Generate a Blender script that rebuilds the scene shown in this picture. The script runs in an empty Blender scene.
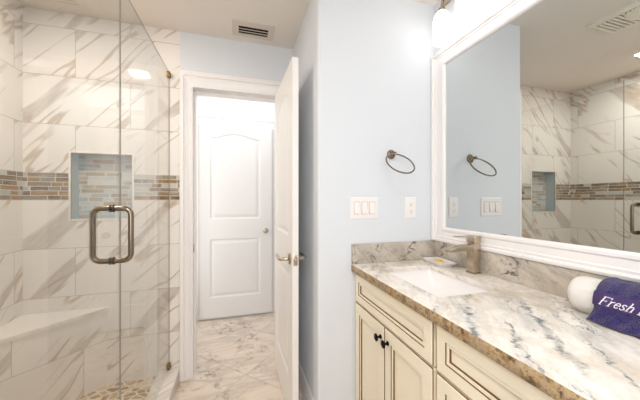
import bpy, bmesh, math, random
from mathutils import Vector, Matrix
random.seed(7)
SC = bpy.context.scene
COL = SC.collection
PI = math.pi

# ------------------------------------------------------------------ camera, light, exposure
cam_d = bpy.data.cameras.new('camera')
cam_d.sensor_width = 36.0
cam_d.lens = 36.0 * 274.0 / 640.0
cam_d.clip_start = 0.02
cam = bpy.data.objects.new('camera', cam_d)
COL.objects.link(cam)
cam.location = (0, 0, 1.26)
cam.rotation_euler = (PI / 2, 0, -math.radians(16.47))
SC.camera = cam

SC.view_settings.view_transform = 'Standard'
SC.view_settings.look = 'None'
SC.view_settings.gamma = 1.0
SC.view_settings.use_curve_mapping = False
SC.view_settings.exposure = 0.38
SC.cycles.use_denoising = True
SC.cycles.max_bounces = 16
SC.cycles.diffuse_bounces = 6
SC.cycles.glossy_bounces = 8
SC.cycles.transparent_max_bounces = 24

world = bpy.data.worlds.new('world')
SC.world = world
world.use_nodes = True
world.node_tree.nodes['Background'].inputs[0].default_value = (0.75, 0.87, 1.0, 1)
world.node_tree.nodes['Background'].inputs[1].default_value = 1.0


def area_light(name, loc, rot, size, size_y, power, color):
    d = bpy.data.lights.new(name, 'AREA')
    d.shape = 'RECTANGLE'
    d.size, d.size_y, d.energy, d.color = size, size_y, power, color
    o = bpy.data.objects.new(name, d)
    COL.objects.link(o)
    o.location, o.rotation_euler = loc, rot
    return o


# fill lights added behind the camera and in the hall, and the hall and shower lamps
area_light('rear_window_fill', (-0.16, -1.36, 1.5), (PI / 2, 0, 0), 0.42, 1.2, 12.0, (0.96, 0.98, 1.0))  # added fill, set at a window made up for it
area_light('rear_ceiling_fill', (-0.08, -0.35, 2.42), (0, 0, 0), 0.15, 0.15, 15.0, (1.0, 0.985, 0.97))  # unseen fill added under the ceiling, has no fixture
area_light('hall_lamp_light', (0.1, 2.72, 2.42), (0, 0, 0), 0.9, 0.5, 4.0, (1.0, 0.99, 0.97))
area_light('hall_side_fill', (-0.78, 2.68, 1.25), (PI / 2, 0, -PI / 2), 0.7, 1.9, 4.2, (0.99, 0.99, 1.0))  # fill added at the left hall wall, which has no window
area_light('shower_lamp_light', (-0.88, 1.33, 2.425), (0, 0, 0), 0.14, 0.14, 9.0, (1.0, 0.955, 0.90))


# ------------------------------------------------------------------ material helpers
def lin(r, g, b):
    def f(c):
        c /= 255.0
        return c / 12.92 if c <= 0.04045 else ((c + 0.055) / 1.055) ** 2.4
    return (f(r), f(g), f(b), 1.0)


class NT:
    def __init__(self, name):
        self.m = bpy.data.materials.new(name)
        self.m.use_nodes = True
        self.t = self.m.node_tree
        self.t.nodes.clear()
        self.out = self.t.nodes.new('ShaderNodeOutputMaterial')

    def n(self, typ, **kw):
        nd = self.t.nodes.new(typ)
        for k, v in kw.items():
            setattr(nd, k, v)
        return nd

    def link(self, a, b):
        self.t.links.new(a, b)

    def put(self, sock, v):
        if isinstance(v, bpy.types.NodeSocket):
            self.link(v, sock)
        elif v is not None:
            sock.default_value = v

    def math(self, op, a, b=None, c=None, clamp=False):
        nd = self.n('ShaderNodeMath', operation=op)
        nd.use_clamp = clamp
        self.put(nd.inputs[0], a)
        self.put(nd.inputs[1], b)
        self.put(nd.inputs[2], c)
        return nd.outputs[0]

    def smooth(self, v, lo, hi, a=0.0, b=1.0):
        nd = self.n('ShaderNodeMapRange', interpolation_type='SMOOTHSTEP')
        self.put(nd.inputs[0], v)
        for i, x in enumerate((lo, hi, a, b)):
            nd.inputs[i + 1].default_value = x
        return nd.outputs[0]

    def comb(self, x, y, z=0.0):
        nd = self.n('ShaderNodeCombineXYZ')
        for i, v in enumerate((x, y, z)):
            self.put(nd.inputs[i], v)
        return nd.outputs[0]

    def sep(self, v):
        nd = self.n('ShaderNodeSeparateXYZ')
        self.link(v, nd.inputs[0])
        return nd.outputs

    def uv(self):
        return self.n('ShaderNodeTexCoord').outputs['UV']

    def obj(self):
        return self.n('ShaderNodeTexCoord').outputs['Object']

    def noise(self, vec, scale, detail=4, rough=0.55, dist=0.0):
        nd = self.n('ShaderNodeTexNoise')
        self.link(vec, nd.inputs['Vector'])
        nd.inputs['Scale'].default_value = scale
        nd.inputs['Detail'].default_value = detail
        nd.inputs['Roughness'].default_value = rough
        nd.inputs['Distortion'].default_value = dist
        return nd.outputs[0]

    def white(self, vec):
        nd = self.n('ShaderNodeTexWhiteNoise')
        self.link(vec, nd.inputs['Vector'])
        return nd.outputs['Value'], nd.outputs['Color']

    def ramp(self, fac, stops, mode='LINEAR'):
        nd = self.n('ShaderNodeValToRGB')
        nd.color_ramp.interpolation = mode
        el = nd.color_ramp.elements
        el[0].position, el[0].color = stops[0]
        el[1].position, el[1].color = stops[1]
        for p, c in stops[2:]:
            e = el.new(p)
            e.color = c
        self.link(fac, nd.inputs[0])
        return nd.outputs[0]

    def mix(self, fac, a, b):
        nd = self.n('ShaderNodeMix', data_type='RGBA')
        self.put(nd.inputs[0], fac)
        self.put(nd.inputs[6], a)
        self.put(nd.inputs[7], b)
        return nd.outputs[2]

    def bump(self, h, strength=0.2, dist=0.01):
        nd = self.n('ShaderNodeBump')
        nd.inputs['Strength'].default_value = strength
        nd.inputs['Distance'].default_value = dist
        self.link(h, nd.inputs['Height'])
        return nd.outputs[0]

    def bsdf(self, color, rough=0.5, metal=0.0, spec=0.5, normal=None, **kw):
        b = self.n('ShaderNodeBsdfPrincipled')
        self.put(b.inputs['Base Color'], color)
        self.put(b.inputs['Roughness'], rough)
        self.put(b.inputs['Metallic'], metal)
        self.put(b.inputs['Specular IOR Level'], spec)
        if normal is not None:
            self.link(normal, b.inputs['Normal'])
        for k, v in kw.items():
            self.put(b.inputs[k], v)
        self.link(b.outputs[0], self.out.inputs[0])
        return self.m


def plain(name, rgb, rough=0.5, metal=0.0, spec=0.5, var=0.03, scale=12.0, bump=0.0):
    t = NT(name)
    nz = t.noise(t.obj(), scale, 3)
    c = lin(*rgb)
    d = tuple(max(0.0, x * (1 - var)) for x in c[:3]) + (1,)
    nm = t.bump(t.noise(t.obj(), scale * 20, 2), bump, 0.002) if bump else None
    return t.bsdf(t.mix(nz, d, c), rough, metal, spec, nm)


def emit(name, rgb, strength):
    t = NT(name)
    e = t.n('ShaderNodeEmission')
    e.inputs[0].default_value = lin(*rgb)
    e.inputs[1].default_value = strength
    t.link(e.outputs[0], t.out.inputs[0])
    return t.m


def marble_colour(t, p, rnd):
    """Cream calacatta tile with diagonal taupe veins; p = plane coordinates in metres, rnd = random per tile."""
    x, y, _ = t.sep(p)
    a = t.math('MULTIPLY', t.math('ADD', x, y), 0.7071)
    b = t.math('MULTIPLY', t.math('SUBTRACT', y, x), 0.7071)
    warp = t.noise(t.comb(a, b, rnd), 1.6, 2)
    b2 = t.math('ADD', b, t.math('MULTIPLY', t.math('SUBTRACT', warp, 0.5), 0.16))
    broad = t.noise(t.comb(t.math('MULTIPLY', a, 0.7), t.math('MULTIPLY', b2, 6.0), t.math('MULTIPLY', rnd, 7.0)), 1.25, 3, 0.45)
    fine = t.noise(t.comb(t.math('MULTIPLY', a, 0.6), t.math('MULTIPLY', b2, 4.2), t.math('ADD', 3.0, t.math('MULTIPLY', rnd, 5.0))), 2.0, 2, 0.4)
    vein = t.smooth(t.math('ABSOLUTE', t.math('SUBTRACT', fine, 0.5)), 0.006, 0.03, 1.0, 0.0)
    gate = t.smooth(t.noise(t.comb(x, y, t.math('MULTIPLY', rnd, 3.0)), 3.2, 2), 0.42, 0.55)
    grain = t.noise(t.comb(t.math('MULTIPLY', a, 3.0), t.math('MULTIPLY', b2, 20.0), rnd), 4.0, 4)
    base = t.mix(t.noise(t.comb(x, y, rnd), 3.0, 2), lin(240, 235, 229), lin(231, 224, 217))
    c = t.mix(t.math('MULTIPLY', t.smooth(broad, 0.59, 0.64), t.math('ADD', 0.2, t.math('MULTIPLY', grain, 0.75))), base, lin(182, 168, 156))
    c = t.mix(t.math('MULTIPLY', vein, t.math('MULTIPLY', gate, 0.7)), c, lin(184, 162, 136))
    return c


def mosaic_colour(t, u, v, cool=False):
    """Thin glass and stone strips; returns colour, grout factor."""
    rowf = t.math('DIVIDE', v, 0.0284)
    row = t.math('FLOOR', rowf)
    fr = t.math('FRACT', rowf)
    ro, _ = t.white(t.comb(row, 3.7))
    us = t.math('ADD', t.math('DIVIDE', u, 0.092), t.math('MULTIPLY', ro, 5.0))
    us = t.math('ADD', us, t.math('MULTIPLY', t.math('SINE', t.math('ADD', t.math('MULTIPLY', us, 2.1), t.math('MULTIPLY', row, 1.7))), 0.28))
    col = t.math('FLOOR', us)
    fc = t.math('FRACT', us)
    rv, _ = t.white(t.comb(col, row, 1.3))
    if cool:
        st = [(0.0, lin(172, 182, 184)), (0.2, lin(194, 200, 198)), (0.36, lin(168, 152, 134)), (0.55, lin(205, 206, 200)), (0.7, lin(178, 166, 150)), (0.88, lin(186, 194, 196))]
    else:
        st = [(0.0, lin(112, 84, 52)), (0.22, lin(150, 136, 118)), (0.36, lin(192, 192, 186)), (0.47, lin(132, 104, 68)), (0.64, lin(134, 122, 110)), (0.78, lin(172, 178, 176)), (0.88, lin(156, 120, 62))]
    c = t.ramp(rv, st, 'CONSTANT')
    st2 = t.noise(t.comb(t.math('MULTIPLY', u, 14.0), t.math('MULTIPLY', v, 90.0), rv), 1.0, 3)
    c = t.mix(t.smooth(st2, 0.4, 0.7, 0.0, 0.3), c, lin(214, 206, 194))
    g1 = t.math('MINIMUM', fr, t.math('SUBTRACT', 1.0, fr))
    g2 = t.math('MULTIPLY', t.math('MINIMUM', fc, t.math('SUBTRACT', 1.0, fc)), 3.2)
    g = t.smooth(t.math('MINIMUM', g1, g2), 0.05, 0.1, 1.0, 0.0)
    return t.mix(g, c, lin(216, 208, 198)), g


def tile_material(name, band=True, fine=False):
    t = NT(name)
    u, v, _ = t.sep(t.uv())
    above = t.math('GREATER_THAN', v, 1.43)
    vv = t.math('SUBTRACT', v, t.math('ADD', 1.26, t.math('MULTIPLY', above, 0.17)))
    rowf = t.math('DIVIDE', vv, 0.305)
    row = t.math('FLOOR', rowf)
    fv = t.math('MULTIPLY', t.math('FRACT', rowf), 0.305)
    odd = t.math('FLOORED_MODULO', row, 2.0)
    uu = t.math('ADD', t.math('DIVIDE', t.math('ADD', u, 1.0), 0.61), t.math('MULTIPLY', odd, 0.5))
    col = t.math('FLOOR', uu)
    fu = t.math('MULTIPLY', t.math('FRACT', uu), 0.61)
    e = t.math('MINIMUM', t.math('MINIMUM', fu, t.math('SUBTRACT', 0.61, fu)), t.math('MINIMUM', fv, t.math('SUBTRACT', 0.305, fv)))
    grout = t.smooth(e, 0.0012, 0.0026, 1.0, 0.0)
    rnd, _ = t.white(t.comb(col, t.math('ADD', row, t.math('MULTIPLY', above, 31.0)), 0.5))
    off = t.math('MULTIPLY', rnd, 9.0)
    c = marble_colour(t, t.comb(t.math('ADD', u, off), t.math('ADD', v, t.math('MULTIPLY', off, 1.7)), 0.0), rnd)
    c = t.mix(t.math('MULTIPLY', grout, 0.7), c, lin(172, 162, 152))
    if band:
        mc, mg = mosaic_colour(t, u, t.math('SUBTRACT', v, 1.26))
        inb = t.math('MULTIPLY', t.math('GREATER_THAN', v, 1.26), t.math('LESS_THAN', v, 1.43))
        c = t.mix(inb, c, mc)
    return t.bsdf(c, 0.05, 0.0, 0.45)


def mosaic_material(name, cool):
    t = NT(name)
    u, v, _ = t.sep(t.uv())
    c, g = mosaic_colour(t, u, v, cool)
    return t.bsdf(c, 0.15)


def slab_material(name):
    t = NT(name)
    u, v, _ = t.sep(t.uv())
    c = marble_colour(t, t.comb(t.math('MULTIPLY', u, 0.7), t.math('MULTIPLY', v, 0.7)), 0.31)
    return t.bsdf(t.mix(0.55, c, lin(244, 236, 226)), 0.15)


def floor_material(name):
    t = NT(name)
    x, y, _ = t.sep(t.obj())
    p = t.math('MULTIPLY', t.math('ADD', x, y), 0.7071)
    q = t.math('MULTIPLY', t.math('SUBTRACT', y, x), 0.7071)
    S = 0.56
    pf = t.math('DIVIDE', t.math('SUBTRACT', p, 2.042), S)
    qf = t.math('DIVIDE', t.math('SUBTRACT', q, 1.416), S)
    ci, cj = t.math('FLOOR', pf), t.math('FLOOR', qf)
    fp, fq = t.math('FRACT', pf), t.math('FRACT', qf)
    e = t.math('MINIMUM', t.math('MINIMUM', fp, t.math('SUBTRACT', 1.0, fp)), t.math('MINIMUM', fq, t.math('SUBTRACT', 1.0, fq)))
    grout = t.smooth(e, 0.002, 0.006, 1.0, 0.0)
    rnd, _ = t.white(t.comb(ci, cj, 0.2))
    flip = t.math('GREATER_THAN', rnd, 0.5)
    a = t.math('ADD', t.math('MULTIPLY', p, flip), t.math('MULTIPLY', x, t.math('SUBTRACT', 1.0, flip)))
    b = t.math('ADD', t.math('MULTIPLY', q, flip), t.math('MULTIPLY', y, t.math('SUBTRACT', 1.0, flip)))
    v = t.comb(t.math('MULTIPLY', a, 2.2), t.math('MULTIPLY', b, 4.2), t.math('MULTIPLY', rnd, 11.0))
    n1 = t.noise(v, 1.1, 5, 0.6, 0.9)
    n2 = t.noise(v, 3.0, 6, 0.7, 1.2)
    n3 = t.noise(t.comb(x, y, rnd), 22.0, 5, 0.75)
    n4 = t.noise(t.comb(x, y, t.math('MULTIPLY', rnd, 5.0)), 5.0, 4, 0.6, 0.5)
    c = t.ramp(n1, [(0.3, lin(228, 214, 200)), (0.46, lin(222, 205, 188)), (0.56, lin(204, 188, 174)), (0.7, lin(230, 218, 206))])
    c = t.mix(t.math('MULTIPLY', t.smooth(n2, 0.58, 0.7), 0.35), c, lin(160, 148, 140))
    c = t.mix(t.math('MULTIPLY', t.smooth(n3, 0.46, 0.62), t.smooth(n4, 0.5, 0.62, 0.0, 0.75)), c, lin(146, 126, 112))
    c = t.mix(t.math('MULTIPLY', grout, 0.7), c, lin(168, 152, 138))
    return t.bsdf(c, 0.25, 0.0, 0.4)


def pebble_material(name):
    t = NT(name)
    x, y, _ = t.sep(t.obj())
    vec = t.comb(t.math('MULTIPLY', x, 17.0), t.math('MULTIPLY', y, 24.0), 0.0)
    vo = t.n('ShaderNodeTexVoronoi', feature='F1')
    vo.inputs['Scale'].default_value = 1.0
    t.link(vec, vo.inputs['Vector'])
    ve = t.n('ShaderNodeTexVoronoi', feature='DISTANCE_TO_EDGE')
    ve.inputs['Scale'].default_value = 1.0
    t.link(vec, ve.inputs['Vector'])
    r = t.sep(vo.outputs['Color'])[0]
    c = t.ramp(r, [(0.0, lin(134, 100, 64)), (0.25, lin(186, 154, 112)), (0.45, lin(208, 182, 142)), (0.62, lin(154, 120, 82)), (0.8, lin(198, 174, 144)), (0.95, lin(126, 98, 70))], 'CONSTANT')
    g = t.smooth(ve.outputs['Distance'], 0.05, 0.12)
    c = t.mix(g, lin(226, 208, 174), c)
    return t.bsdf(c, 0.35, 0.0, 0.5, t.bump(t.smooth(ve.outputs['Distance'], 0.0, 0.3), 0.8, 0.006))


def granite_material(name, kind):
    """kind: top (cream with blue grey veins), edge (rough ochre brown), splash (warm grey)."""
    t = NT(name)
    x, y, z = t.sep(t.n('ShaderNodeNewGeometry').outputs['Position'])
    # along / across the veining
    a = t.math('ADD', t.math('MULTIPLY', x, 0.62), t.math('MULTIPLY', y, 0.78))
    b = t.math('ADD', t.math('SUBTRACT', t.math('MULTIPLY', x, 0.78), t.math('MULTIPLY', y, 0.62)), t.math('MULTIPLY', z, 0.9))
    w = t.noise(t.comb(x, y, z), 6.0, 3)
    b2 = t.math('ADD', b, t.math('MULTIPLY', t.math('SUBTRACT', w, 0.5), 0.10))
    n1 = t.noise(t.comb(t.math('MULTIPLY', a, 1.6), t.math('MULTIPLY', b2, 5.5), 2.0), 2.0, 5, 0.6)
    n2 = t.noise(t.comb(t.math('MULTIPLY', a, 2.4), t.math('MULTIPLY', b2, 9.0), 7.0), 2.2, 6, 0.65)
    n3 = t.noise(t.comb(x, y, z), 38.0, 5, 0.7)
    if kind == 'edge':
        c = t.ramp(n3, [(0.34, lin(70, 52, 36)), (0.46, lin(150, 122, 84)), (0.56, lin(190, 164, 126)), (0.66, lin(104, 82, 58))])
        st = t.noise(t.comb(t.math('MULTIPLY', y, 40.0), t.math('MULTIPLY', z, 12.0), 1.0), 1.0, 3)
        c = t.mix(t.smooth(st, 0.5, 0.66, 0.0, 0.75), c, lin(172, 150, 122))
        och = t.smooth(t.noise(t.comb(x, y, 4.0), 11.0, 2), 0.58, 0.68)
        c = t.mix(t.math('MULTIPLY', och, 0.7), c, lin(176, 118, 44))
        return t.bsdf(c, 0.4, 0.0, 0.4, t.bump(t.math('ADD', n3, st), 0.9, 0.006))
    vein = t.smooth(t.math('ABSOLUTE', t.math('SUBTRACT', n2, 0.5)), 0.0, 0.03, 1.0, 0.0)
    gate = t.smooth(t.noise(t.comb(t.math('MULTIPLY', a, 1.0), t.math('MULTIPLY', b, 2.6), 5.0), 2.6, 2), 0.47, 0.62)
    streak = None
    for b0, a0, a1, wd in ((0.288, 0.72, 1.16, 0.016), (0.105, 0.66, 1.02, 0.022), (0.20, 0.62, 0.95, 0.008), (0.36, 0.55, 0.9, 0.008)):
        bw = t.math('ADD', t.math('SUBTRACT', b, t.math('MULTIPLY', z, 0.9)), t.math('MULTIPLY', t.math('SUBTRACT', t.noise(t.comb(x, y, b0), 16.0, 4, 0.65), 0.5), 0.09))
        k = t.smooth(t.math('ABSOLUTE', t.math('SUBTRACT', bw, b0)), 0.0, wd, 1.0, 0.0)
        k = t.math('MULTIPLY', k, t.math('MULTIPLY', t.smooth(a, a0 - 0.05, a0 + 0.05), t.smooth(a, a1 - 0.05, a1 + 0.05, 1.0, 0.0)))
        streak = k if streak is None else t.math('MAXIMUM', streak, k)
    speck = t.smooth(n3, 0.5, 0.64)
    tan = t.smooth(t.noise(t.comb(x, y, 9.0), 5.5, 3), 0.48, 0.66)
    if kind == 'top':
        c = t.ramp(n1, [(0.28, lin(232, 224, 214)), (0.45, lin(238, 231, 222)), (0.54, lin(220, 212, 202)), (0.62, lin(232, 223, 212)), (0.74, lin(206, 192, 174))])
        c = t.mix(t.math('MULTIPLY', tan, 0.5), c, lin(188, 172, 150))
        c = t.mix(t.math('MULTIPLY', speck, 0.18), c, lin(150, 140, 130))
        dark = t.math('MULTIPLY', vein, t.math('MULTIPLY', gate, t.math('ADD', 0.35, t.math('MULTIPLY', speck, 0.6))))
        c = t.mix(dark, c, lin(74, 88, 102))
        soft = t.math('MULTIPLY', t.smooth(n2, 0.46, 0.62), t.math('MULTIPLY', gate, 0.35))
        c = t.mix(soft, c, lin(140, 148, 152))
        c = t.mix(t.math('MULTIPLY', streak, t.math('ADD', 0.3, t.math('MULTIPLY', t.smooth(n3, 0.42, 0.6), 0.6))), c, lin(92, 102, 110))
        return t.bsdf(c, 0.27, 0.0, 0.5)
    c = t.ramp(n1, [(0.28, lin(214, 206, 196)), (0.45, lin(200, 190, 176)), (0.56, lin(178, 168, 155)), (0.7, lin(212, 204, 194))])
    c = t.mix(t.math('MULTIPLY', speck, 0.28), c, lin(120, 110, 98))
    crack = t.smooth(t.math('ABSOLUTE', t.math('SUBTRACT', t.noise(t.comb(x, y, t.math('MULTIPLY', z, 1.3)), 7.5, 5, 0.6, 0.8), 0.5)), 0.0, 0.035, 1.0, 0.0)
    cg = t.smooth(t.noise(t.comb(x, y, z), 5.0, 2), 0.5, 0.62)
    c = t.mix(t.math('MULTIPLY', crack, t.math('MULTIPLY', cg, 0.9)), c, lin(62, 58, 56))
    return t.bsdf(c, 0.2, 0.0, 0.5)


def glass_material(name, tint):
    t = NT(name)
    geo = t.n('ShaderNodeNewGeometry')
    ior = t.math('ADD', 1.5, t.math('MULTIPLY', geo.outputs['Backfacing'], 1.0 / 1.5 - 1.5))
    fr = t.n('ShaderNodeFresnel')
    t.link(ior, fr.inputs['IOR'])
    tr = t.n('ShaderNodeBsdfTransparent')
    tr.inputs[0].default_value = tint
    gl = t.n('ShaderNodeBsdfGlossy')
    gl.inputs['Roughness'].default_value = 0.0
    mx = t.n('ShaderNodeMixShader')
    t.link(fr.outputs[0], mx.inputs[0])
    t.link(tr.outputs[0], mx.inputs[1])
    t.link(gl.outputs[0], mx.inputs[2])
    t.link(mx.outputs[0], t.out.inputs[0])
    return t.m


def brushed(name, rgb, rough=0.28):
    t = NT(name)
    x, y, z = t.sep(t.obj())
    n = t.noise(t.comb(t.math('MULTIPLY', x, 30.0), t.math('MULTIPLY', y, 30.0), t.math('MULTIPLY', z, 400.0)), 1.0, 2)
    c = lin(*rgb)
    return t.bsdf(t.mix(n, tuple(v * 0.85 for v in c[:3]) + (1,), c), rough, 1.0)


def terry(name, rgb, dark, scale=900.0, strength=0.9):
    t = NT(name)
    n = t.noise(t.obj(), scale, 3, 0.7)
    n2 = t.noise(t.obj(), 45.0, 4, 0.6)
    c = t.mix(t.smooth(n, 0.35, 0.65), lin(*dark), lin(*rgb))
    c = t.mix(t.math('MULTIPLY', t.smooth(n2, 0.4, 0.7), 0.25), c, lin(*dark))
    return t.bsdf(c, 0.95, 0.0, 0.1, t.bump(t.math('ADD', n, n2), strength, 0.008), **{'Sheen Weight': 0.3})


M_WALL = plain('pale_blue_paint', (221, 224, 228), 0.75, 0, 0.25, 0.015, 5)
M_HALL = plain('white_wall_paint', (236, 238, 238), 0.7, 0, 0.25, 0.01, 5)
M_CEIL = plain('ceiling_paint', (230, 223, 214), 0.85, 0, 0.2, 0.015, 4, 0.05)
M_TRIM = plain('white_trim_paint', (238, 234, 232), 0.35, 0, 0.5, 0.01, 6)
M_DOOR = plain('white_door_paint', (238, 234, 230), 0.4, 0, 0.45, 0.01, 4)
M_TILE = tile_material('calacatta_tile_with_mosaic_band')
M_TILE0 = tile_material('calacatta_tile', False)
M_SLAB = slab_material('marble_slab')
M_NICHE = mosaic_material('niche_mosaic', True)
M_NSIDE = plain('pale_blue_grey_stone', (198, 208, 210), 0.3, 0, 0.5, 0.12, 9)
M_FLOOR = floor_material('floor_tile')
M_PEB = pebble_material('pebble_mosaic')
M_GTOP = granite_material('granite_top', 'top')
M_GEDGE = granite_material('granite_edge', 'edge')
M_GSPL = granite_material('granite_splash', 'splash')
M_GLASS = glass_material('clear_glass', (0.975, 0.985, 0.98, 1))
M_GEDG = plain('glass_edge', (150, 146, 136), 0.3, 0, 0.6, 0.05)
M_NICK = brushed('brushed_nickel', (142, 128, 112), 0.22)
M_NICK2 = brushed('satin_nickel', (198, 184, 164), 0.25)
M_BRASS = brushed('aged_brass', (150, 118, 72), 0.35)
M_CREAM = plain('cream_cabinet_paint', (243, 231, 207), 0.42, 0, 0.4, 0.03, 7)
M_GLAZE = plain('brown_glaze', (112, 80, 48), 0.5, 0, 0.3, 0.2, 30)
M_DARKIN = plain('dark_interior', (42, 36, 32), 0.8)
M_BRONZE = plain('oil_rubbed_bronze', (34, 26, 24), 0.35, 0.7, 0.5, 0.2)
M_PORC = plain('white_porcelain', (246, 242, 240), 0.12, 0, 0.6, 0.01)
M_MIRROR = NT('mirror_silver').bsdf((0.66, 0.68, 0.67, 1), 0.0, 1.0)
M_BULB = emit('opal_glass_lit', (255, 252, 248), 2.7)
M_CANL = emit('downlight_lens_lit', (255, 244, 228), 9.0)
M_FANL = emit('fan_lens_lit', (255, 244, 228), 1.2)
M_PLATE = plain('white_plastic', (240, 234, 230), 0.35, 0, 0.5, 0.01)
M_GAP = plain('grey_gap', (176, 166, 160), 0.6)
M_SLOT = plain('dark_slot', (60, 54, 50), 0.6)
M_FAN = plain('ivory_plastic', (244, 238, 222), 0.5, 0, 0.4, 0.02)
M_VENT = plain('vent_enamel', (214, 204, 192), 0.5, 0, 0.4, 0.02)
M_BLACK = plain('duct_dark', (20, 17, 15), 0.9)
M_WTOW = terry('white_terry', (250, 246, 240), (232, 226, 218), 700, 0.5)
M_PTOW = terry('purple_terry', (70, 54, 126), (32, 24, 76), 230, 1.0)
M_PBAND = plain('purple_woven_band', (76, 60, 106), 0.7, 0, 0.2, 0.15, 60, 0.3)
M_THREAD = plain('white_thread', (244, 238, 240), 0.6, 0, 0.3, 0.05, 200, 0.3)
M_GOLD = plain('yellow_motif', (226, 180, 30), 0.4, 0, 0.5, 0.1)
M_RUBBER = plain('brown_seal', (104, 78, 50), 0.6)


# ------------------------------------------------------------------ mesh helpers
class B:
    """Collects geometry in world coordinates, links it as one mesh object."""

    def __init__(self):
        self.v, self.f, self.m = [], [], []

    def add(self, vs, fs, mi=0):
        o = len(self.v)
        self.v += [tuple(p) for p in vs]
        self.f += [tuple(i + o for i in f) for f in fs]
        self.m += [mi] * len(fs)
        return self

    def box(self, x0, x1, y0, y1, z0, z1, bev=0.0, mi=0, seg=2):
        bm = bmesh.new()
        bmesh.ops.create_cube(bm, size=1.0)
        for p in bm.verts:
            p.co = Vector(((x0 + x1) / 2 + p.co.x * (x1 - x0), (y0 + y1) / 2 + p.co.y * (y1 - y0), (z0 + z1) / 2 + p.co.z * (z1 - z0)))
        if bev > 0:
            bmesh.ops.bevel(bm, geom=list(bm.edges), offset=bev, segments=seg, profile=0.5, affect='EDGES')
        return self.take(bm, mi)

    def take(self, bm, mi=0, mat=None):
        bm.verts.index_update()
        vs = [(mat @ p.co) if mat else p.co.copy() for p in bm.verts]
        fs = [[q.index for q in f.verts] for f in bm.faces]
        bm.free()
        return self.add(vs, fs, mi)

    def rings(self, rs, close=False, cap0=False, cap1=False, mis=None):
        n = len(rs[0])
        o = len(self.v)
        for r in rs:
            self.v += [tuple(p) for p in r]
        k = len(rs)
        for i in range(k if close else k - 1):
            j = (i + 1) % k
            for a in range(n):
                b = (a + 1) % n
                self.f.append((o + i * n + a, o + i * n + b, o + j * n + b, o + j * n + a))
                self.m.append(mis[i] if mis else 0)
        if cap0:
            self.f.append(tuple(o + a for a in reversed(range(n))))
            self.m.append(mis[0] if mis else 0)
        if cap1:
            self.f.append(tuple(o + (k - 1) * n + a for a in range(n)))
            self.m.append(mis[-1] if mis else 0)
        return self

    def lathe(self, prof, c, axis='z', n=32, mi=0, cap=True):
        """prof: list of (radius, height along axis)."""
        c = Vector(c)
        ax = {'x': (Vector((0, 1, 0)), Vector((0, 0, 1)), Vector((1, 0, 0))),
              'y': (Vector((0, 0, 1)), Vector((1, 0, 0)), Vector((0, 1, 0))),
              'z': (Vector((1, 0, 0)), Vector((0, 1, 0)), Vector((0, 0, 1)))}[axis] if isinstance(axis, str) else axis
        rs = [[c + ax[0] * (r * math.cos(2 * PI * a / n)) + ax[1] * (r * math.sin(2 * PI * a / n)) + ax[2] * h for a in range(n)] for r, h in prof]
        m0 = len(self.m)
        self.rings(rs, cap0=cap, cap1=cap)
        for i in range(m0, len(self.m)):
            self.m[i] = mi
        return self

    def tube(self, pts, rad, n=12, closed=False, mi=0, cap=True):
        pts = [Vector(p) for p in pts]
        k = len(pts)
        rads = rad if isinstance(rad, (list, tuple)) else [rad] * k
        tang = []
        for i in range(k):
            a = pts[(i - 1) % k] if (closed or i > 0) else pts[0]
            b = pts[(i + 1) % k] if (closed or i < k - 1) else pts[-1]
            tang.append((b - a).normalized())
        ref = Vector((0, 0, 1)) if abs(tang[0].z) < 0.9 else Vector((1, 0, 0))
        u = tang[0].cross(ref).normalized()
        rs = []
        for i in range(k):
            u = (u - tang[i] * u.dot(tang[i])).normalized()
            w = tang[i].cross(u)
            rs.append([pts[i] + u * (rads[i] * math.cos(2 * PI * a / n)) + w * (rads[i] * math.sin(2 * PI * a / n)) for a in range(n)])
        m0 = len(self.m)
        self.rings(rs, close=closed, cap0=cap and not closed, cap1=cap and not closed)
        for i in range(m0, len(self.m)):
            self.m[i] = mi
        return self

    def prism(self, poly, z0, z1, mi=0):
        """poly: list of (x, y), extruded in z."""
        n = len(poly)
        return self.rings([[(x, y, z0) for x, y in poly], [(x, y, z1) for x, y in poly]], cap0=True, cap1=True)

    def build(self, name, mats, parent=None, smooth=35.0, bevel=None):
        me = bpy.data.meshes.new(name)
        org = ORIGIN.get(parent.name, Vector((0, 0, 0))) if parent else ORIGIN0
        me.from_pydata([tuple(Vector(p) - org) for p in self.v], [], self.f)
        mats = mats if isinstance(mats, (list, tuple)) else [mats]
        for m in mats:
            me.materials.append(m)
        me.polygons.foreach_set('material_index', self.m)
        bm = bmesh.new()
        bm.from_mesh(me)
        bmesh.ops.remove_doubles(bm, verts=list(bm.verts), dist=1e-6)
        bmesh.ops.recalc_face_normals(bm, faces=list(bm.faces))
        uvl = bm.loops.layers.uv.new('UVMap')
        Z = Vector((0, 0, 1))
        for f in bm.faces:
            f.smooth = True
            nrm = f.normal
            if abs(nrm.z) > 0.8:
                for l in f.loops:
                    p = l.vert.co + org
                    l[uvl].uv = (p.x, p.y)
            else:
                tt = Z.cross(nrm)
                tt = tt.normalized() if tt.length > 1e-6 else Vector((1, 0, 0))
                if tt.x + tt.y < -1e-4:
                    tt = -tt
                for l in f.loops:
                    p = l.vert.co + org
                    l[uvl].uv = (p.dot(tt), p.z)
        bm.to_mesh(me)
        bm.free()
        me.set_sharp_from_angle(angle=math.radians(smooth))
        o = bpy.data.objects.new(name, me)
        COL.objects.link(o)
        if parent:
            o.parent = parent
        ORIGIN[o.name] = org
        if bevel:
            md = o.modifiers.new('bevel', 'BEVEL')
            md.width, md.segments, md.limit_method = bevel, 2, 'ANGLE'
        return o


ORIGIN = {}
ORIGIN0 = Vector((0, 0, 0))


def tag(o, label=None, cat=None, group=None, kind=None):
    if label:
        o['label'] = label
    if cat:
        o['category'] = cat
    if group:
        o['group'] = group
    if kind:
        o['kind'] = kind
    return o


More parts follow.
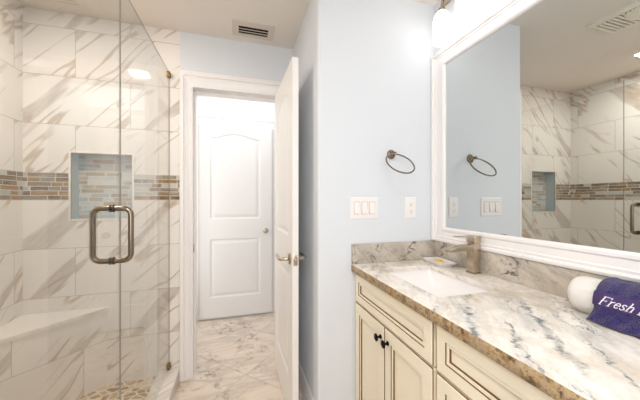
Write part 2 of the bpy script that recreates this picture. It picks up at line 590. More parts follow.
def thing(name, label, cat, loc, group=None, kind=None):
    o = bpy.data.objects.new(name, None)
    COL.objects.link(o)
    o.location = loc
    o.empty_display_size = 0.05
    ORIGIN[o.name] = Vector(loc)
    return tag(o, label, cat, group, kind)


def rect_ring(y0, y1, z0, z1, x, plane='x'):
    """Rectangle facing -X (plane x) or -Y (plane y)."""
    if plane == 'x':
        return [(x, y1, z0), (x, y0, z0), (x, y0, z1), (x, y1, z1)]
    return [(y0, x, z0), (y1, x, z0), (y1, x, z1), (y0, x, z1)]


# ------------------------------------------------------------------ dimensions
CEIL = 2.44
YB = 2.117          # wall with the door, and the back of the shower
XL = -1.265         # left wall of the shower
YV = 1.40           # short wall with the towel ring
XC = 0.404          # its free corner
XM = 1.14           # mirror wall
XG = -0.463         # shower glass
YR = -1.40          # wall behind the camera
YS = 0.56           # near end of the shower
YH = 3.10           # far wall of the hall
OX0, OX1, OZ = -0.3115, 0.2985, 2.056   # door opening

# ------------------------------------------------------------------ structure
def struct(o, label=None, cat=None):
    return tag(o, label, cat, None, 'structure')


struct(B().box(XG, XM + 0.1, YR - 0.1, YH + 0.1, -0.05, 0).build('floor', M_FLOOR), 'beige stone tile floor laid diagonally through the doorway', 'floor')
struct(B().box(XL - 0.1, XG, YS - 0.1, YB, -0.05, 0.052).build('floor_shower', M_PEB), 'tan pebble mosaic floor of the glass shower', 'floor')
struct(B().box(XL - 0.1, XM + 0.1, YR - 0.1, YB + 0.133, CEIL, CEIL + 0.05).build('ceiling', M_CEIL), 'off white ceiling over the bathroom', 'ceiling')
struct(B().box(-0.9, 1.3, YB + 0.133, YH + 0.1, CEIL, CEIL + 0.05).build('ceiling_hall', M_HALL), 'white ceiling of the hall beyond the door', 'ceiling')

# shower back wall, with a niche
NX0, NX1, NZ0, NZ1, ND = -1.023, -0.686, 1.136, 1.56, 0.09
b = B()
xs, zs = [XL, NX0, NX1, -0.395], [-0.05, NZ0, NZ1, CEIL]
for i in range(3):
    for k in range(3):
        if (i, k) == (1, 1):
            continue
        b.add([(xs[i], YB, zs[k]), (xs[i + 1], YB, zs[k]), (xs[i + 1], YB, zs[k + 1]), (xs[i], YB, zs[k + 1])], [(0, 1, 2, 3)])
rn = [rect_ring(NX0, NX1, NZ0, NZ1, YB, 'y'), rect_ring(NX0, NX1, NZ0, NZ1, YB + ND, 'y')]
b.rings(rn, mis=[1])
b.add(rn[1], [(0, 1, 2, 3)], 2)
# outer shell behind the tiles, so that the wall has its thickness
b.rings([rect_ring(XL, -0.395, -0.05, CEIL, YB, 'y'), rect_ring(XL, -0.395, -0.05, CEIL, YB + 0.133, 'y')], mis=[3])
b.add(rect_ring(XL, -0.395, -0.05, CEIL, YB + 0.133, 'y'), [(0, 1, 2, 3)], 3)
sb = b.build('wall_shower_back', [M_TILE, M_NSIDE, M_NICHE, M_HALL])
struct(sb, 'marble tiled shower back wall with recessed niche and mosaic band', 'wall')
nt = B()
for r in ([(NX0 - 0.012, NX0, NZ0 - 0.012, NZ1 + 0.012)], [(NX1, NX1 + 0.012, NZ0 - 0.012, NZ1 + 0.012)], [(NX0, NX1, NZ1, NZ1 + 0.012)], [(NX0, NX1, NZ0 - 0.012, NZ0)]):
    x0, x1, z0, z1 = r[0]
    nt.box(x0, x1, YB - 0.004, YB + 0.006, z0, z1, 0.002)
nt.build('niche_trim', M_SLAB, sb)

struct(B().box(XL - 0.1, XL, YS - 0.1, YB + 0.133, -0.05, CEIL).build('wall_left', M_TILE), 'marble tiled left wall of the shower with mosaic band', 'wall')
struct(B().box(XL, XG - 0.06, YS - 0.1, YS, -0.05, CEIL).build('wall_shower_front', M_TILE), 'near end wall of the shower, tiled inside', 'wall')

# painted wall with the door opening
b = B()
b.box(-0.395, OX0 - 0.016, YB, YB + 0.133, 0, CEIL)
b.box(OX1 + 0.016, 1.3, YB, YB + 0.133, 0, CEIL)
b.box(OX0 - 0.016, OX1 + 0.016, YB, YB + 0.133, OZ + 0.016, CEIL)
struct(b.build('wall_back', M_WALL), 'pale blue wall around the doorway', 'wall')
# the solid block behind the towel ring, with a rounded free corner
R = 0.018
poly = [(XC, YB)] + [(XC + R - R * math.cos(t), YV + R - R * math.sin(t)) for t in [i * PI / 12 for i in range(7)]] + [(XM + 0.1, YV), (XM + 0.1, YB)]
struct(B().prism(poly, 0, CEIL).build('wall_vanity_end', M_WALL), 'pale blue wall end holding towel ring and switches', 'wall')
struct(B().box(XM, XM + 0.1, YR, YV, 0, CEIL).build('wall_right', M_WALL), 'pale blue wall behind the vanity mirror', 'wall')
# wall behind the camera with a window added for fill light, and the wall on its left
b = B()
WX0, WX1, WZ0, WZ1 = -0.40, 0.08, 0.85, 2.15
b.box(XG - 0.1, WX0, YR - 0.1, YR, 0, CEIL)
b.box(WX1, XM, YR - 0.1, YR, 0, CEIL)
b.box(WX0, WX1, YR - 0.1, YR, 0, WZ0)
b.box(WX0, WX1, YR - 0.1, YR, WZ1, CEIL)
struct(b.build('wall_front', M_WALL))
struct(B().box(XG - 0.06, XG + 0.06, YR, YS, 0, CEIL).build('wall_left_painted', M_WALL))
wf = B()
wf.rings([rect_ring(WX0, WX1, WZ0, WZ1, YR - 0.06, 'y'), rect_ring(WX0 + 0.05, WX1 - 0.05, WZ0 + 0.05, WZ1 - 0.05, YR - 0.06, 'y'),
          rect_ring(WX0 + 0.05, WX1 - 0.05, WZ0 + 0.05, WZ1 - 0.05, YR - 0.03, 'y'), rect_ring(WX0, WX1, WZ0, WZ1, YR - 0.03, 'y')], close=True)
wo = struct(wf.build('added_window_1', M_TRIM))  # unseen window, added to go with the rear fill light
B().box(WX0 + 0.05, WX1 - 0.05, YR - 0.05, YR - 0.044, WZ0 + 0.05, WZ1 - 0.05).build('pane', M_GLASS, wo)

# hall
struct(B().box(-0.9, 1.3, YH, YH + 0.1, 0, CEIL).build('wall_hall', M_HALL), 'white hall wall above the closed door', 'wall')
struct(B().box(-0.9, -0.8, YB + 0.133, YH, 0, CEIL).build('wall_hall_left', M_HALL))
struct(B().box(1.2, 1.3, YB + 0.133, YH, 0, CEIL).build('wall_hall_right', M_HALL))
struct(B().box(-0.8, XG, YB + 0.133, YH + 0.1, -0.05, 0).build('floor_hall', M_FLOOR))


def casing(b, x0, x1, zt, y, sgn, prof):
    """Moulded casing round three sides of an opening; prof = (distance outward, projection)."""
    rs = []
    for corner in range(4):
        ring = []
        for a, h in prof:
            yy = y - sgn * h
            ring.append([(x0 - a, yy, 0), (x0 - a, yy, zt + a * 1.33), (x1 + a, yy, zt + a * 1.33), (x1 + a, yy, 0)][corner])
        rs.append(ring)
    b.rings(rs, cap0=True, cap1=True)


PROF = [(0.0, -0.002), (0.0, 0.009), (0.004, 0.012), (0.013, 0.012), (0.018, 0.006), (0.038, 0.010), (0.050, 0.017), (0.055, 0.013), (0.060, 0.022), (0.080, 0.024), (0.0835, 0.020), (0.0835, -0.002)]
b = B()
casing(b, OX0, OX1, OZ, YB, 1, PROF)
jm = struct(b.build('trim_1', M_TRIM, smooth=25), 'white moulded casing around the bathroom doorway', 'door casing')
j = B()
j.box(OX0 - 0.015, OX0, YB - 0.002, YB + 0.15, 0, OZ + 0.015)
j.box(OX1, OX1 + 0.015, YB - 0.002, YB + 0.15, 0, OZ + 0.015)
j.box(OX0, OX1, YB - 0.002, YB + 0.15, OZ, OZ + 0.015)
j.box(OX0, OX0 + 0.010, YB + 0.045, YB + 0.085, 0, OZ, 0.002)
j.box(OX1 - 0.010, OX1, YB + 0.045, YB + 0.085, 0, OZ, 0.002)
j.box(OX0, OX1, YB + 0.045, YB + 0.085, OZ - 0.010, OZ, 0.002)
j.build('door_jamb', M_TRIM, jm)
tag(B().box(OX0 - 0.001, OX0 + 0.0015, YB + 0.012, YB + 0.038, 0.885, 0.945, 0.0005).build('strike_plate', M_NICK, jm), 'brushed nickel strike plate')
b = B()
casing(b, -0.40, 0.355, 2.05, YH, 1, PROF)
struct(b.build('trim_2', M_TRIM, smooth=25), 'white casing around the closed hall door', 'door casing')


def baseboard(name, p0, p1, nrm, label=None):
    """Skirting from p0 to p1 with its face towards nrm."""
    prof = [(0.0, 0.0), (0.014, 0.0), (0.014, 0.095), (0.010, 0.108), (0.010, 0.118), (0.004, 0.133), (0.0, 0.135)]
    n = Vector((nrm[0], nrm[1], 0))
    b = B()
    b.rings([[Vector((p[0], p[1], z)) + n * d for d, z in prof] for p in (p0, p1)], cap0=True, cap1=True)
    return struct(b.build(name, M_TRIM, smooth=25), label, 'baseboard' if label else None)


baseboard('baseboard_nook', (XC, YB), (XC, YV + 0.018), (-1, 0), 'white baseboard on the wall behind the open door')
baseboard('baseboard_vanity', (XC + 0.018, YV), (0.610, YV), (0, -1), 'white baseboard left of the cream vanity')
baseboard('baseboard_right', (XM, YR), (XM, 0.16), (-1, 0))
baseboard('baseboard_left', (XG + 0.06, YR), (XG + 0.06, YS), (1, 0))

# shower curb
b = B()
b.box(-0.523, -0.395, YS, YB, -0.02, 0.095, 0.004)
struct(b.build('trim_curb', M_SLAB), 'marble shower curb under the glass beside the door casing', 'shower curb')
# corner seat
seat = thing('shower_bench', 'triangular marble corner bench inside the glass shower', 'bench', (-1.12, 1.95, 0.052), kind='structure')
BX, BY = -0.827, 1.66
B().prism([(XL, BY), (BX, YB), (XL, YB)], 0.052, 0.537).build('base', M_TILE0, seat)
B().prism([(XL, BY - 0.012), (BX + 0.012, YB), (XL, YB)], 0.537, 0.559).build('seat', M_SLAB, seat)


# ------------------------------------------------------------------ doors
def panel_sd(x, z, x0, x1, z0, z1, arch):
    """Signed distance (inside negative) of a panel whose top edge is a shallow arch."""
    top = z1
    if arch > 0:
        c = (x0 + x1) / 2
        h = (x1 - x0) / 2
        s = min(1.0, abs(x - c) / h)
        top = z1 - arch * (1 - math.cos(s * PI)) / 2
    return max(x0 - x, x - x1, z0 - z, z - top)


def door_relief(d):
    """Depth of a moulded door face by distance to the panel edge."""
    if d > 0 or d < -0.045:
        return 0.0 if d > 0 else -0.002
    pts = [(0.0, 0.0), (-0.006, -0.007), (-0.012, -0.009), (-0.018, -0.008), (-0.040, -0.003), (-0.045, -0.002)]
    for (a, ha), (c, hc) in zip(pts, pts[1:]):
        if c <= d <= a:
            return ha + (hc - ha) * (a - d) / (a - c)
    return 0.0


def door_leaf(w, h, t, panels, step=0.0065):
    """Two moulded faces joined by edges; local x 0..w, y 0..t, z 0..h."""
    nx, nz = int(w / step), int(h / step)
    b = B()
    vs, fs = [], []
    for side in (0, 1):
        for k in range(nz + 1):
            for i in range(nx + 1):
                x, z = w * i / nx, h * k / nz
                d = min(panel_sd(x, z, *p) for p in panels)
                r = door_relief(d) if 0 < i < nx and 0 < k < nz else 0.0
                vs.append((x, -r if side == 0 else t + r, z))
    N = (nx + 1) * (nz + 1)
    idx = lambda s, i, k: s * N + k * (nx + 1) + i
    for k in range(nz):
        for i in range(nx):
            fs.append((idx(0, i, k), idx(0, i + 1, k), idx(0, i + 1, k + 1), idx(0, i, k + 1)))
            fs.append((idx(1, i, k), idx(1, i, k + 1), idx(1, i + 1, k + 1), idx(1, i + 1, k)))
    for i in range(nx):
        fs.append((idx(0, i, 0), idx(1, i, 0), idx(1, i + 1, 0), idx(0, i + 1, 0)))
        fs.append((idx(0, i, nz), idx(0, i + 1, nz), idx(1, i + 1, nz), idx(1, i, nz)))
    for k in range(nz):
        fs.append((idx(0, 0, k), idx(0, 0, k + 1), idx(1, 0, k + 1), idx(1, 0, k)))
        fs.append((idx(0, nx, k), idx(1, nx, k), idx(1, nx, k + 1), idx(0, nx, k + 1)))
    return vs, fs


# closed door in the hall
d2 = thing('door_2', 'closed white two-panel arched door across the hall', 'door', (-0.395, YH - 0.03, 0.022), kind='structure')
vs, fs = door_leaf(0.745, 2.03, 0.03, [(0.107, 0.617, 1.04, 1.945, 0.05), (0.107, 0.617, 0.215, 0.825, 0.0)])
lf = B().add([Vector(p) + Vector((-0.395, YH - 0.03, 0.022)) for p in vs], fs).build('leaf', M_DOOR, d2, smooth=60)
k = B()
kc = (0.279, YH - 0.03, 0.925)
k.lathe([(0.0, -0.062), (0.018, -0.060), (0.026, -0.050), (0.027, -0.040), (0.020, -0.030), (0.011, -0.024), (0.010, -0.008), (0.028, -0.006), (0.030, 0.0)], kc, 'y', 24)
tag(k.build('knob', M_NICK2, d2), 'round brushed nickel door knob')

# the open bathroom door: leaf stands at right angles to its wall
DX0, DX1 = 0.262, 0.296       # thickness across X
DY0, DY1 = 1.490, 2.108       # free edge to hinge edge
d1 = thing('door_1', 'open white panelled bathroom door with lever handle', 'door', (DX0, DY1, 0.012), kind='structure')
vs, fs = door_leaf(DY1 - DY0, 2.038, DX1 - DX0, [(0.115, DY1 - DY0 - 0.115, 1.04, 1.93, 0.05), (0.115, DY1 - DY0 - 0.115, 0.215, 0.825, 0.0)])
# local x -> from hinge (Y high) to free edge (Y low); local y -> +X
lf = B().add([(DX0 + p[1], DY1 - p[0], 0.012 + p[2]) for p in vs], fs).build('leaf', M_DOOR, d1, smooth=60)
LZ, LY = 0.925, DY0 + 0.062
for s, xf in ((-1, DX0), (1, DX1)):
    h = B()
    h.lathe([(0.0, 0.0), (0.032, 0.0), (0.033, 0.006), (0.028, 0.011), (0.013, 0.013), (0.011, 0.016), (0.011, 0.045)], (xf, LY, LZ), (Vector((0, 1, 0)), Vector((0, 0, 1)), Vector((s, 0, 0))), 24)
    pts = [(xf + s * 0.040, LY, LZ), (xf + s * 0.053, LY + 0.004, LZ), (xf + s * 0.058, LY + 0.018, LZ), (xf + s * 0.058, LY + 0.06, LZ + 0.001), (xf + s * 0.057, LY + 0.105, LZ + 0.002), (xf + s * 0.055, LY + 0.122, LZ + 0.003)]
    h.tube(pts, [0.011, 0.011, 0.0105, 0.0095, 0.009, 0.006], 14)
    tag(h.build('lever_handle', M_NICK2, d1), 'satin nickel lever handle')
la = B()
la.box(DX0 + 0.005, DX1 - 0.005, DY0 - 0.0015, DY0 + 0.002, LZ - 0.029, LZ + 0.029, 0.0005)
la.box(DX0 + 0.011, DX1 - 0.011, DY0 - 0.010, DY0, LZ - 0.010, LZ + 0.010, 0.003)
tag(la.build('latch_plate', M_NICK2, d1), 'nickel latch plate on the door edge')
for z in (0.22, 1.05, 1.82):
    h = B()
    h.tube([(DX1 + 0.003, DY1 + 0.002, z - 0.045), (DX1 + 0.003, DY1 + 0.002, z + 0.045)], 0.006, 10)
    h.build('hinge', M_NICK, d1)

d1.rotation_euler = (0, 0, math.radians(1.9))

# ------------------------------------------------------------------ shower glass
GT = 0.005
GZ0, GZ1, YSEAM = 0.098, 2.14, 1.298


def glass_sheet(y0, y1, z0, z1, name, root, far_edge=1):
    b = B()
    x0, x1 = XG - GT / 2, XG + GT / 2
    v = [(x, y, z) for x in (x0, x1) for y in (y0, y1) for z in (z0, z1)]
    b.add(v, [(0, 1, 3, 2), (4, 6, 7, 5)], 0)
    b.add(v, [(0, 4, 5, 1), (2, 3, 7, 6), (1, 5, 7, 3)], 1)
    b.add(v, [(0, 2, 6, 4)], far_edge)
    return b.build(name, [M_GLASS, M_GEDG], root)


gp = thing('shower_glass_panel', 'fixed clear glass shower panel beside the door casing', 'shower panel', (XG, 1.7, GZ0))
glass_sheet(YSEAM + 0.001, YB - 0.004, GZ0, GZ1, 'glass_sheet', gp, 0)
for z in (GZ1 - 0.018, GZ0 + 0.02):
    c = B()
    c.box(XG - 0.011, XG + 0.011, YB - 0.034, YB - 0.001, z - 0.018, z + 0.018, 0.003)
    c.lathe([(0.0, 0.0), (0.006, 0.0), (0.006, 0.004), (0.0, 0.005)], (XG + 0.011, YB - 0.018, z), 'x', 12)
    tag(c.build('wall_clip', M_BRASS, gp), 'brass coloured wall clip')
sd = thing('shower_door', 'hinged clear glass shower door with C-shaped pull handle', 'shower door', (XG, 0.95, GZ0))
glass_sheet(YS + 0.012, YSEAM - 0.002, GZ0 + 0.010, GZ1, 'glass_sheet', sd)
HY, HZ0, HZ1 = 1.225, 1.028, 1.228


def cpull(s):
    r, out, rc = 0.0098, 0.062, 0.026
    pts = [(XG + s * (GT / 2 - 0.004), HY, HZ0)]
    for i in range(9):
        t = i / 8 * PI / 2
        pts.append((XG + s * (out - rc + rc * math.sin(t)), HY, HZ0 + rc - rc * math.cos(t)))
    for i in range(9):
        t = PI / 2 - i / 8 * PI / 2
        pts.append((XG + s * (out - rc + rc * math.sin(t)), HY, HZ1 - rc + rc * math.cos(t)))
    pts.append((XG + s * (GT / 2 - 0.004), HY, HZ1))
    b = B().tube(pts, r, 16)
    for z in (HZ0, HZ1):
        b.lathe([(0.0105, 0.0), (0.0145, 0.001), (0.0145, 0.005), (0.010, 0.007)], (XG + s * GT / 2, HY, z), (Vector((0, 1, 0)), Vector((0, 0, 1)), Vector((s, 0, 0))), 20, mi=1)
    return b


for s in (1, -1):
    tag(cpull(s).build('pull_handle', [M_NICK, M_SLOT], sd), 'brushed nickel C-shaped pull')
for z in (0.35, 1.85):
    h = B()
    h.box(XG - 0.018, XG + 0.018, YS + 0.001, YS + 0.06, z - 0.045, z + 0.045, 0.004)
    h.build('hinge', M_NICK, sd)

# ------------------------------------------------------------------ vanity cabinets
FX = 0.612                       # face of doors and drawer fronts
CZ0, CZ1 = 0.0, 0.866


def carcass(y0, y1):
    b = B()
    xb = 1.115
    b.box(FX + 0.022, xb, y0, y0 + 0.018, 0.09, CZ1)
    b.box(FX + 0.022, xb, y1 - 0.018, y1, 0.09, CZ1)
    b.box(FX + 0.022, xb, y0 + 0.018, y1 - 0.018, 0.09, 0.11)
    b.box(xb - 0.012, xb, y0 + 0.018, y1 - 0.018, 0.11, CZ1)
    b.box(FX + 0.021, FX + 0.041, y0, y0 + 0.038, 0.09, CZ1)
    b.box(FX + 0.021, FX + 0.041, y1 - 0.038, y1, 0.09, CZ1)
    b.box(FX + 0.021, FX + 0.041, y0 + 0.038, y1 - 0.038, CZ1 - 0.035, CZ1)
    b.box(FX + 0.021, FX + 0.041, y0 + 0.038, y1 - 0.038, 0.09, 0.13)
    b.box(FX + 0.021, FX + 0.041, y0 + 0.038, y1 - 0.038, 0.68, 0.725)
    b.box(FX + 0.09, FX + 0.105, y0, y1, 0.0, 0.09)
    return b


def front(y0, y1, z0, z1, border):
    """Cabinet front with stepped, brown glazed mouldings round a recessed panel."""
    # (inset, depth behind the face, material of the strip up to the next ring)
    g = 0.0025
    pr = [(0.0, 0.020, 0), (0.0, 0.005, 1), (0.003, 0.002, 0), (0.006, 0.0, 0), (border, 0.0, 1), (border + g, 0.003, 0), (border + 0.011, 0.003, 0),
          (border + 0.013, 0.004, 1), (border + 0.0155, 0.010, 0), (border + 0.024, 0.0105, 0)]
    rs = [rect_ring(y0 + i, y1 - i, z0 + i, z1 - i, FX + d) for i, d, _ in pr]
    return B().rings(rs, cap0=True, cap1=True, mis=[m for _, _, m in pr])


def knob_mesh(y, z):
    return B().lathe([(0.0, 0.0), (0.010, 0.0), (0.010, -0.003), (0.0055, -0.006), (0.005, -0.014), (0.010, -0.019), (0.0165, -0.022), (0.0165, -0.026), (0.010, -0.0295), (0.0, -0.0305)], (FX, y, z), 'x', 24)


YU1, YU2, YU3 = YV - 0.002, 0.7535, 0.192
MATS = [M_CREAM, M_GLAZE]
u1 = thing('vanity_cabinet', 'cream vanity sink cabinet with two doors below the basin', 'cabinet', (0.86, 1.08, 0))
carcass(YU2 + 0.001, YU1).build('carcass', M_CREAM, u1)
fd = front(YU2 + 0.008, YU1 - 0.010, 0.708, 0.862, 0.042).build('false_drawer_front', MATS, u1, smooth=20)
ymid = (YU1 - 0.010 + YU2 + 0.008) / 2
for y0, y1, ky in ((ymid + 0.0015, YU1 - 0.010, ymid + 0.031), (YU2 + 0.008, ymid - 0.0015, ymid - 0.031)):
    dr = front(y0, y1, 0.105, 0.702, 0.052).build('door', MATS, u1, smooth=20)
    tag(knob_mesh(ky, 0.645).build('knob', M_BRONZE, dr), 'dark bronze round knob')
u2 = thing('vanity_cabinet', 'cream drawer cabinet with dark knobs under the counter near the towels', 'cabinet', (0.86, 0.47, 0))
carcass(YU3, YU2 - 0.001).build('carcass', M_CREAM, u2)
for z0, z1 in ((0.708, 0.862), (0.410, 0.702), (0.105, 0.404)):
    dr = front(YU3 + 0.010, YU2 - 0.008, z0, z1, 0.042).build('drawer', MATS, u2, smooth=20)
    tag(knob_mesh(0.473, (z0 + z1) / 2).build('knob', M_BRONZE, dr), 'dark bronze round knob')

# ------------------------------------------------------------------ worktop with sink cut-out
GX0, GX1, GY0, GY1, GZB, GZT = 0.591, XM - 0.001, 0.165, YV - 0.001, 0.868, 0.909
SX0, SX1, SY0, SY1 = 0.694, 0.985, 0.826, 1.250


def hrect(x0, x1, y0, y1, z, r=0.0, n=5):
    if r <= 0:
        return [(x0, y0, z), (x1, y0, z), (x1, y1, z), (x0, y1, z)]
    out = []
    for cx, cy, a0 in ((x0 + r, y0 + r, PI), (x1 - r, y0 + r, 1.5 * PI), (x1 - r, y1 - r, 0.0), (x0 + r, y1 - r, 0.5 * PI)):
        for i in range(n):
            a = a0 + i / (n - 1) * PI / 2
            out.append((cx + r * math.cos(a), cy + r * math.sin(a), z))
    return out


ct = thing('countertop', 'veined granite vanity countertop with rough brown front edge', 'countertop', (0.86, 0.78, GZB))
b = B()
rr = 0.012
rs = [hrect(SX0, SX1, SY0, SY1, GZT - 0.022, rr), hrect(SX0, SX1, SY0, SY1, GZT - 0.003, rr), hrect(SX0 - 0.003, SX1 + 0.003, SY0 - 0.003, SY1 + 0.003, GZT, rr + 0.003),
      hrect(GX0 + 0.010, GX1 - 0.0005, GY0 + 0.010, GY1 - 0.0005, GZT, 0.002), hrect(GX0 + 0.003, GX1, GY0 + 0.003, GY1, GZT - 0.004, 0.004),
      hrect(GX0, GX1, GY0, GY1, GZT - 0.011, 0.004), hrect(GX0 + 0.001, GX1, GY0, GY1, GZB + 0.004, 0.004), hrect(GX0 + 0.004, GX1, GY0 + 0.004, GY1, GZB, 0.004),
      hrect(GX0 + 0.045, GX1 - 0.03, GY0 + 0.03, GY1 - 0.03, GZB, 0.004), hrect(GX0 + 0.045, GX1 - 0.03, GY0 + 0.03, GY1 - 0.03, GZT - 0.022, 0.004)]
b.rings(rs, close=True, mis=[0, 0, 0, 0, 1, 1, 1, 0, 0, 0])
b.build('slab', [M_GTOP, M_GEDGE], ct)
bs = B().box(XM - 0.020, XM - 0.001, GY0, YV - 0.001, GZT + 0.0002, 1.018, 0.002).build('backsplash', M_GSPL)
tag(bs, 'long low granite backsplash under the mirror frame', 'backsplash')
bs = B().box(0.594, XM - 0.0205, YV - 0.020, YV - 0.001, GZT + 0.0002, 1.018, 0.002).build('backsplash', M_GSPL)
tag(bs, 'short granite side splash on the wall below switches and outlet', 'backsplash')

# ------------------------------------------------------------------ basin
sk = thing('sink', 'white rectangular undermount sink set in the granite', 'sink', ((SX0 + SX1) / 2, (SY0 + SY1) / 2, 0.75))
b = B()
o = 0.006
zt = GZT - 0.0225
inner = [hrect(SX0 - o, SX1 + o, SY0 - o, SY1 + o, zt, 0.02), hrect(SX0 - o + 0.003, SX1 + o - 0.003, SY0 - o + 0.003, SY1 + o - 0.003, zt - 0.012, 0.02),
         hrect(SX0 + 0.010, SX1 - 0.010, SY0 + 0.05, SY1 - 0.06, 0.792, 0.03), hrect(SX0 + 0.020, SX1 - 0.020, SY0 + 0.075, SY1 - 0.085, 0.772, 0.035), hrect(SX0 + 0.10, SX1 - 0.10, SY0 + 0.17, SY1 - 0.17, 0.765, 0.012)]
outer = [hrect(SX0 + 0.09, SX1 - 0.09, SY0 + 0.16, SY1 - 0.16, 0.752, 0.012), hrect(SX0 + 0.005, SX1 - 0.005, SY0 + 0.05, SY1 - 0.06, 0.765, 0.03), hrect(SX0 - 0.016, SX1 + 0.016, SY0 - 0.016, SY1 + 0.016, zt - 0.015, 0.02), hrect(SX0 - 0.03, SX1 + 0.03, SY0 - 0.03, SY1 + 0.03, zt - 0.012, 0.02), hrect(SX0 - 0.03, SX1 + 0.03, SY0 - 0.03, SY1 + 0.03, zt, 0.02)]
b.rings(inner, cap1=True)
b.rings(outer, cap0=True)
b.rings([outer[-1], inner[0]])
b.build('basin', M_PORC, sk, smooth=50)
tag(B().lathe([(0.0, 0.002), (0.016, 0.003), (0.021, 0.002), (0.022, 0.0), (0.012, -0.004)], ((SX0 + SX1) / 2, (SY0 + SY1) / 2, 0.766), 'z', 24).build('drain', M_NICK, sk), 'brushed nickel drain')

# ------------------------------------------------------------------ faucet
FX0, FX1, FY0, FY1 = 1.060, 1.102, 1.032, 1.074
fc = thing('faucet', 'square brushed nickel waterfall faucet behind the sink', 'faucet', (1.081, 1.053, GZT))
B().box(FX0 - 0.004, FX1 + 0.004, FY0 - 0.004, FY1 + 0.004, GZT, GZT + 0.006, 0.0015).build('base_plate', M_NICK2, fc)
B().box(FX0, FX1, FY0, FY1, GZT + 0.006, 1.052, 0.002).build('body', M_NICK2, fc)
b = B()
rs = []
for i in range(13):
    t = i / 12
    x = FX0 + 0.002 - 0.128 * t
    zt_ = 1.052 - 0.002 - 0.004 * t - 0.020 * t * t
    th = 0.024 * (1 - t) + 0.010
    dip = 0.0 if t < 0.25 else 0.0
    rs.append([(x, FY0 + 0.001, zt_), (x, FY1 - 0.001, zt_), (x, FY1 - 0.001, zt_ - th), (x, FY0 + 0.001, zt_ - th)])
b.rings(rs, cap0=True, cap1=True)
b.build('spout', M_NICK2, fc, bevel=0.0012)
b = B()
b.box(FX0 - 0.001, FX1 + 0.001, FY0 - 0.001, FY1 + 0.001, 1.055, 1.088, 0.002)
b.box(FX0 + 0.004, FX1 - 0.004, FY0 + 0.004, FY1 - 0.004, 1.050, 1.056)
b.build('handle_block', M_NICK2, fc)
b = B()
b.rings([[(FX0 + 0.004, y, z) for y, z in ((FY0 + 0.004, 1.080), (FY1 - 0.004, 1.080), (FY1 - 0.004, 1.087), (FY0 + 0.004, 1.087))],
         [(FX0 - 0.085, y, z) for y, z in ((FY0 + 0.006, 1.086), (FY1 - 0.006, 1.086), (FY1 - 0.006, 1.090), (FY0 + 0.006, 1.090))]], cap0=True, cap1=True)
b.build('lever', M_NICK2, fc, bevel=0.001)

# ------------------------------------------------------------------ soap dish
dish = thing('soap_dish', 'flat white rectangular soap dish with yellow motif by the backsplash', 'soap dish', (1.057, 1.262, GZT))
RZ = Matrix.Translation((1.057, 1.262, 0)) @ Matrix.Rotation(math.radians(-6), 4, 'Z')


def lrect(hx, hy, z, r):
    return [RZ @ Vector(p) for p in hrect(-hx, hx, -hy, hy, z, r)]


b = B()
b.rings([lrect(0.040, 0.066, GZT, 0.012), lrect(0.042, 0.068, GZT + 0.004, 0.012), lrect(0.054, 0.084, GZT + 0.014, 0.014), lrect(0.056, 0.086, GZT + 0.018, 0.014), lrect(0.053, 0.083, GZT + 0.0185, 0.013),
         lrect(0.046, 0.075, GZT + 0.0145, 0.012), lrect(0.030, 0.060, GZT + 0.014, 0.010)], cap0=True, cap1=True)
b.build('dish', M_PORC, dish, smooth=50)
b = B()
zz = GZT + 0.0148
for k, (py, px, ln) in enumerate(((-0.028, 0.0, 0.020), (-0.012, -0.004, 0.018), (0.006, 0.003, 0.020), (0.022, -0.002, 0.018), (-0.003, 0.010, 0.05))):
    pts = [RZ @ Vector((px + 0.010 * math.sin(j * 0.9 + k), py + ln * (j / 6 - 0.5), zz)) for j in range(7)]
    b.tube(pts, [0.001, 0.003, 0.004, 0.0035, 0.004, 0.003, 0.001], 8)
tag(b.build('motif', M_GOLD, dish), 'golden yellow painted motif')

# ------------------------------------------------------------------ towels
RC = (1.047, 0.909 + 0.0565)
wt = B()
n = 40
rs = []
for t, s in ((0.0, 0.3), (0.0015, 0.62), (0.006, 0.82), (0.014, 0.94), (0.026, 0.99), (0.05, 1.0), (0.12, 1.0), (0.22, 1.0), (0.30, 1.0), (0.335, 0.95), (0.345, 0.6), (0.345, 0.1)):
    ring = []
    for a in range(n):
        an = 2 * PI * a / n
        r = 0.0550 * s * (1 + 0.02 * math.sin(3 * an + 9 * t) + 0.012 * math.sin(7 * an + 20 * t))
        z = RC[1] + r * math.sin(an) * (1.0)
        if z < RC[1] - 0.050:
            z = 0.910
        ring.append((RC[0] + r * math.cos(an), 0.619 - t, z))
    rs.append(ring)
wt.rings(rs, cap0=True, cap1=True)
tag(wt.build('rolled_towel', M_WTOW, smooth=60), 'rolled white towel on the granite against the backsplash', 'towel')

# purple towel folded over the white roll
PY0, PY1 = 0.300, 0.537


def drape(s, y, off=0.0):
    """Profile over the roll: s from 0 (behind) through 1 (front hem); returns x, z."""
    R0 = 0.0590 + off
    wv = 0.0022 * math.sin(y * 70 + s * 6) + 0.0016 * math.sin(y * 150 - s * 11)
    if s < 0.62:
        an = math.radians(-10 + s / 0.62 * 205)
        return RC[0] + (R0 + wv) * math.cos(an), RC[1] + (R0 + wv) * math.sin(an)
    an = math.radians(195)
    x0, z0 = RC[0] + R0 * math.cos(an), RC[1] + R0 * math.sin(an)
    q = (s - 0.62) / 0.38
    z1 = 0.909 + 0.005
    x = x0 - 0.021 * q + 0.004 * math.sin(q * PI) - wv * 1.2 - 0.0025 * math.sin(y * 48) * q
    return x, z0 + (z1 - z0) * q


